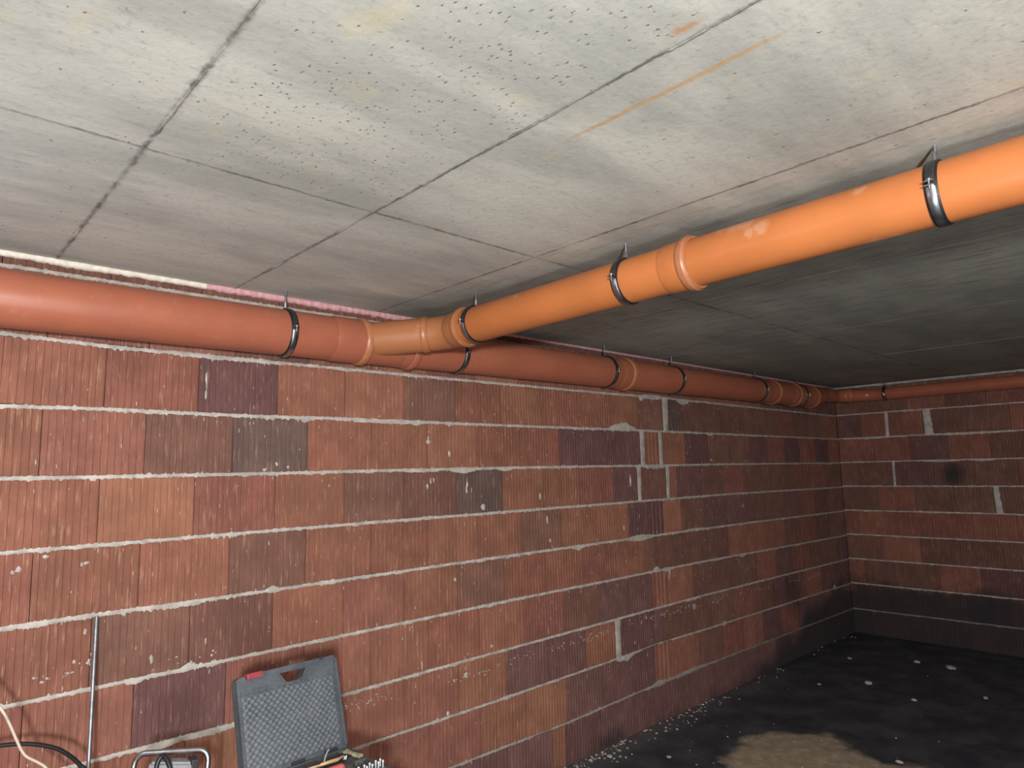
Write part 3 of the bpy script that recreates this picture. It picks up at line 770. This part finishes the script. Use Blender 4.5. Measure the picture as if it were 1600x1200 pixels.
bar(bm, [(-W_ + .10, HL - .005), (-.066, HL - .005)], .005, -.007, .004); bar(bm, [(-.216, HL - .020), (-.198, HL - .049)], .003, -.006, .004); bar(bm, [(-.116, HL - .020), (-.136, HL - .051)], .003, -.006, .004); bar(bm, [(-.196, HL - .054), (-.136, HL - .054)], .003, -.005, .004)
bmesh.ops.recalc_face_normals(bm, faces=bm.faces); link('rim', bm_mesh(bm, 'rim'), CASE, lid)
bm = bmesh.new(); nu, nv = 100, 72; g = []   # embossed diamond pattern
for i in range(nu + 1):
    row = []
    for j in range(nv + 1):
        u = -W_ + .014 + (W_ - .028) * i / nu; z = .006 + (HL - .064) * j / nv; k = 2 * math.pi / .021
        h = .5 + .5 * math.sin(u * k) * math.sin(z * k) + .18 * noise.noise((u * 60, z * 60, 4)); ed = min(1, min(i, nu - i, j, nv - j) / 2)
        row.append(bm.verts.new((u, -.0012 - .0042 * h * ed, z)))
    g.append(row)
for i in range(nu):
    for j in range(nv): bm.faces.new((g[i][j], g[i + 1][j], g[i + 1][j + 1], g[i][j + 1]))
link('inner_panel', bm_mesh(bm, 'inner_panel', 70), case_plastic('relief_shaded_plastic', True), lid)
bm = bmesh.new(); box(bm, -W_ + .036, -W_ + .088, -.009, .020, HL - .014, HL + .004, .003); o = link('latch', bm_mesh(bm, 'latch'), RED, lid); o['label'] = 'red latch'
bm = bmesh.new(); lathe(bm, (-.028, .002, .045), (0, -1, 0), [(0, .011), (.004, .011), (.0055, .008), (.0055, .0)], 20, False); link('boss', bm_mesh(bm, 'boss', 40), CASE, lid)
for hx in (-.30, -.18, -.06):
    bm = bmesh.new(); lathe(bm, (hx - .025, .003, .0), (1, 0, 0), [(0, .006), (.05, .006)], 12); link('hinge', bm_mesh(bm, 'hinge', 40), DARKP, lid)
# tray
TD = .29
bm = bmesh.new()
box(bm, -W_, 0, -TD, -.004, -.050, -.044, .001)
for x0, x1, y0, y1 in ((-W_, -W_ + .008, -TD, -.004), (-.008, 0, -TD, -.004), (-W_ + .008, -.008, -.012, -.004), (-W_ + .008, -.008, -TD, -TD + .008)): box(bm, x0, x1, y0, y1, -.0445, -.003, .001)
tray = link('tray', bm_mesh(bm, 'tray'), CASE, root)
INS = plain('insert_plastic', lin(74, 70, 70), .7, var=.4, scale=30, bump=.4)
bm = bmesh.new(); nu, nv = 60, 48; g = []
for i in range(nu + 1):
    row = []
    for j in range(nv + 1):
        u = -W_ + .009 + (W_ - .018) * i / nu; y = -.013 - (TD - .022) * j / nv
        n_ = noise.noise((u * 16, y * 22, 2)); z = -.008 - (.012 if n_ > .12 else .0) - (.006 if n_ > .3 else 0) + .001 * noise.noise((u * 90, y * 90, 5))
        if i in (0, nu) or j in (0, nv): z = -.006
        row.append(bm.verts.new((u, y, z)))
    g.append(row)
for i in range(nu):
    for j in range(nv): bm.faces.new((g[i][j], g[i][j + 1], g[i + 1][j + 1], g[i + 1][j]))
link('tool_insert', bm_mesh(bm, 'tool_insert', 60), INS, tray)

# loose tools lying in the tray: world positions from the case frame
CM = Matrix.Translation((1.241, -.691, .814)) @ Matrix.Rotation(yaw, 4, 'Z')
def inc(x, y, z): return CM @ Vector((x, y, z))
def tool(name, label, cat, mb, mat, group=None):
    bm = bmesh.new(); mb(bm); o = link(name, bm_mesh(bm, name, 40), mat); tag(o, label, cat, group); return o
CHROME = plain('chrome', lin(226, 228, 230), .28, .45)
TAN = plain('worn_wood', lin(196, 160, 120), .6, var=.2, scale=80)
OLIVE = plain('dusty_yellow', lin(138, 134, 108), .6, var=.3, scale=60)
PINKRED = plain('faded_red_grip', lin(186, 92, 96), .55, var=.2)
ORD = ['first', 'second', 'third', 'fourth', 'fifth']
for i, x in enumerate((-.010, -.027, -.050, -.070, -.091)):
    for y, row in ((-.214, 'rear'), (-.229, 'front')):
        tool('tool_bit', f'chrome bit upright in the tool case, {row} row, {ORD[i]} from the right edge', 'bit', lambda bm: lathe(bm, inc(x, y, -.010), Vector((0, 0, 1)), [(0, .0020), (.019, .0020), (.0195, .0030), (.024, .0034), (.0255, .0026)], 8), CHROME, 'chrome bits in the tool case')
tool('hex_key', 'shiny chrome hex key leaning at the back of the tool case', 'hex key', lambda bm: tube(bm, smooth_path([inc(-.130, -.075, .003), inc(-.107, -.048, .012), inc(-.085, -.028, .018)], 4), .0028, 6), CHROME)
tool('screwdriver', 'pale wooden-handled tool lying across the tool case tray', 'screwdriver', lambda bm: tube(bm, [inc(-.200, -.080, .004), inc(-.150, -.085, .004), inc(-.145, -.086, .005), inc(-.092, -.094, .006), inc(-.088, -.093, .006), inc(-.066, -.084, .006)], [.0035, .0035, .0050, .0058, .0042, .0026], 12), TAN)
tool('pliers', 'small dusty yellow pliers lying in the tool case', 'pliers', lambda bm: (tube(bm, smooth_path([inc(-.029, -.046, .003), inc(-.027, -.070, .004), inc(-.034, -.096, .004), inc(-.028, -.125, .004)], 4), .0055, 8), tube(bm, smooth_path([inc(-.042, -.050, .003), inc(-.034, -.070, .004), inc(-.026, -.096, .004), inc(-.018, -.124, .004)], 4), .0050, 8)), OLIVE)
tool('socket_wrench', 'socket wrench with faded red grip at the front of the tool case', 'wrench', lambda bm: tube(bm, [inc(-.22, -.160, .003), inc(-.21, -.160, .004), inc(-.15, -.155, .005), inc(-.115, -.155, .006), inc(-.106, -.155, .006)], [.006, .012, .014, .012, .006], 12), PINKRED)
tool('tool_clip', 'small chrome clip beside the wooden-handled tool', 'clip', lambda bm: (tube(bm, [inc(-.074, -.104, .002), inc(-.071, -.102, .012)], .0018, 6), tube(bm, [inc(-.068, -.105, .002), inc(-.071, -.102, .012)], .0018, 6), tube(bm, [inc(-.068, -.105, .002), inc(-.064, -.102, .012)], .0018, 6)), CHROME)

# ------------------------------------------------------------------ work light with tubular frame
GREYP = plain('grey_housing', lin(122, 124, 128), .5, var=.15); 
wl = empty('work_light', (.72, -.66, .762), 'work light with rounded steel tube frame below the thin rod', 'work light')
A_ = Vector((.600, -.545, 0)); Bv = Vector((.775, -.675, 0)); o_ = Vector((.72, -.66, .762)); dr = (Bv - A_); LN = dr.length; dr.normalize()
TILT = Vector((.02, .02, 0))
def fr(s, z): p = A_ + dr * s; return Vector((p.x, p.y, 0)) + TILT * (z / .16) - Vector((o_.x, o_.y, 0)) + Vector((0, 0, z))
z1 = .155; rc = .030; pts = [fr(.0, .012)]
for cx, cz, t0 in ((.0 + rc + .005, z1 - rc, math.pi), (LN - rc, z1 - rc, math.pi / 2)):
    for i in range(6): t = t0 - math.pi / 2 * i / 5; pts.append(fr(cx + rc * math.cos(t), cz + rc * math.sin(t)))
pts += [fr(LN, .012)]
bm = bmesh.new(); tube(bm, pts, .0085, 12); 
link('tube_frame', bm_mesh(bm, 'tube_frame', 40), STEEL, wl)
for q in (0, LN):
    bm = bmesh.new(); tube(bm, [fr(q, .009) + Vector((.03, .05, 0)), fr(q, .009), fr(q, .009) - Vector((.03, .05, 0))], .0085, 10); link('foot', bm_mesh(bm, 'foot', 40), STEEL, wl)
bm = bmesh.new(); vs = []
for s, z, y in ((.045, .055, 0), (LN - .045, .055, 0), (LN - .030, .128, 0), (.055, .136, 0)):
    for k in (-.02, .02): p = fr(s, z); vs.append(bm.verts.new(p + Vector((-dr.y, dr.x, 0)) * k))
for f in ((0, 2, 4, 6), (7, 5, 3, 1), (0, 1, 3, 2), (2, 3, 5, 4), (4, 5, 7, 6), (6, 7, 1, 0)): bm.faces.new([vs[i] for i in f])
bmesh.ops.recalc_face_normals(bm, faces=bm.faces); bmesh.ops.bevel(bm, geom=list(bm.edges), offset=.006, segments=2, affect='EDGES'); link('lamp_housing', bm_mesh(bm, 'lamp_housing', 40), GREYP, wl)
for q in ((fr(.0, .09), fr(.05, .09)), (fr(LN, .09), fr(LN - .04, .09))):
    bm = bmesh.new(); tube(bm, q, .006, 8); link('pivot_bolt', bm_mesh(bm, 'pivot_bolt', 40), DARKSTEEL, wl)
bm = bmesh.new(); tube(bm, smooth_path([fr(.075, .08) - Vector((.01, .03, 0)), fr(.072, .13) - Vector((.008, .022, 0)), fr(.085, .150) - Vector((.006, .016, 0)), fr(.105, .135) - Vector((.01, .025, 0)), fr(.125, .085) - Vector((.012, .035, 0))], 6), .007, 10); link('strap', bm_mesh(bm, 'strap', 40), RUBBER, wl)
bm = bmesh.new(); p = fr(LN - .043, .118); box(bm, p.x - .010, p.x + .010, p.y - .022, p.y + .022, p.z - .03, p.z + .018, .003); link('clip', bm_mesh(bm, 'clip'), DARKP, wl)

# ------------------------------------------------------------------ rod and cables
bm = bmesh.new(); tube(bm, [(.612, -.010, 1.248), (.5712, -.1995, .79), (.508, -.50, .012)][:2] + [(.500, -.525, .004)], .0062, 12)
tag(link('steel_rod', bm_mesh(bm, 'steel_rod', 40), GALV), 'thin grey steel rod leaning upright against the block wall', 'rod')
bm = bmesh.new(); tube(bm, smooth_path([(.16, -.10, 1.30), (.24, -.22, 1.19), (.311, -.315, 1.075), (.332, -.315, 1.033), (.356, -.315, .973), (.37, -.315, .94), (.385, -.315, .918), (.416, -.315, .892), (.437, -.315, .868), (.47, -.315, .80), (.48, -.36, .55), (.44, -.45, .2), (.38, -.5, .015), (.2, -.6, .008), (-.2, -.5, .008)], 6), .0042, 8)
tag(link('white_cable', bm_mesh(bm, 'white_cable', 50), plain('white_cable', lin(196, 182, 168), .5)), 'off-white thin cable drooping at the lower left', 'cable')
bm = bmesh.new(); tube(bm, smooth_path([(-.2, -.28, .9), (.1, -.3, .955), (.24, -.3, .968), (.318, -.3, .965), (.38, -.3, .953), (.438, -.3, .930), (.481, -.3, .901), (.526, -.3, .85), (.545, -.31, .80), (.55, -.36, .55), (.50, -.45, .25), (.45, -.55, .03), (.3, -.7, .010), (-.1, -.8, .010)], 6), .0062, 8)
tag(link('black_cable', bm_mesh(bm, 'black_cable', 50), RUBBER), 'black rubber cable arching in from the left edge', 'cable')

# ------------------------------------------------------------------ rubble
STONE = plain('mortar_crumb', lin(168, 164, 158), .9, var=.15, scale=60, bump=.6)
def lump(bm, c, s, rr, flat=.6):
    g = bmesh.ops.create_icosphere(bm, subdivisions=1, radius=1); f = [rr.uniform(.7, 1.3) for _ in range(3)]
    for v in g['verts']: k = 1 + .35 * (rr.random() - .5); v.co = Vector((c[0] + v.co.x * s * f[0] * k, c[1] + v.co.y * s * f[1] * k, c[2] + s * flat * .7 + v.co.z * s * flat * k))
rr = random.Random(3)
for (x, y, s, lb) in ((6.456, -.343, .028, 'pale crumb on the dark floor nearest the far corner'), (6.714, -.806, .034, 'pale crumb on the dark floor, second from the far corner'), (6.715, -1.06, .045, 'flat pale mortar chip lying on the dark floor below the end wall'), (5.837, -.713, .040, 'dull grey chip in the middle of the dark floor'), (6.71, -1.60, .026, 'pale crumb at the right edge of the dark floor'), (5.658, -1.088, .026, 'small grey crumb above the pale floor patch'), (6.05, -1.446, .026, 'small crumb on the floor near the right edge'), (5.565, -.441, .022, 'small pale crumb on the dark floor close to the long wall'), (3.60, -.359, .020, 'pale crumb on the floor left of the pale patch'), (3.36, -.10, .028, 'largest pale crumb at the foot of the long wall'), (3.47, -.085, .018, 'pale crumb at the wall foot, right of the largest'), (4.46, -1.36, .026, 'crumb at the right border of the pale floor patch')):
    bm = bmesh.new(); lump(bm, (0, 0, 0), s * .8, rr, .45); o = link('mortar_crumb', bm_mesh(bm, 'mortar_crumb'), STONE, None, (x, y, .001)); tag(o, lb, 'stone', 'loose crumbs on the floor')
bm = bmesh.new()
for i in range(300):
    x = 2.8 + 1.9 * rr.random() ** 1.3 if rr.random() < .7 else rr.uniform(2.6, 7.3); y = -abs(rr.gauss(0, .07)) - .01
    if rr.random() < .25: y = -rr.uniform(.1, 2.2)
    lump(bm, (x, y, .004 if y > -.2 else -.004), rr.uniform(.003, .010) if y > -.2 else rr.uniform(.003, .007), rr)
o = link('rubble', bm_mesh(bm, 'rubble'), STONE); o['kind'] = 'stuff'; o['label'] = 'fine mortar rubble strewn along the foot of the wall'; o['category'] = 'rubble'
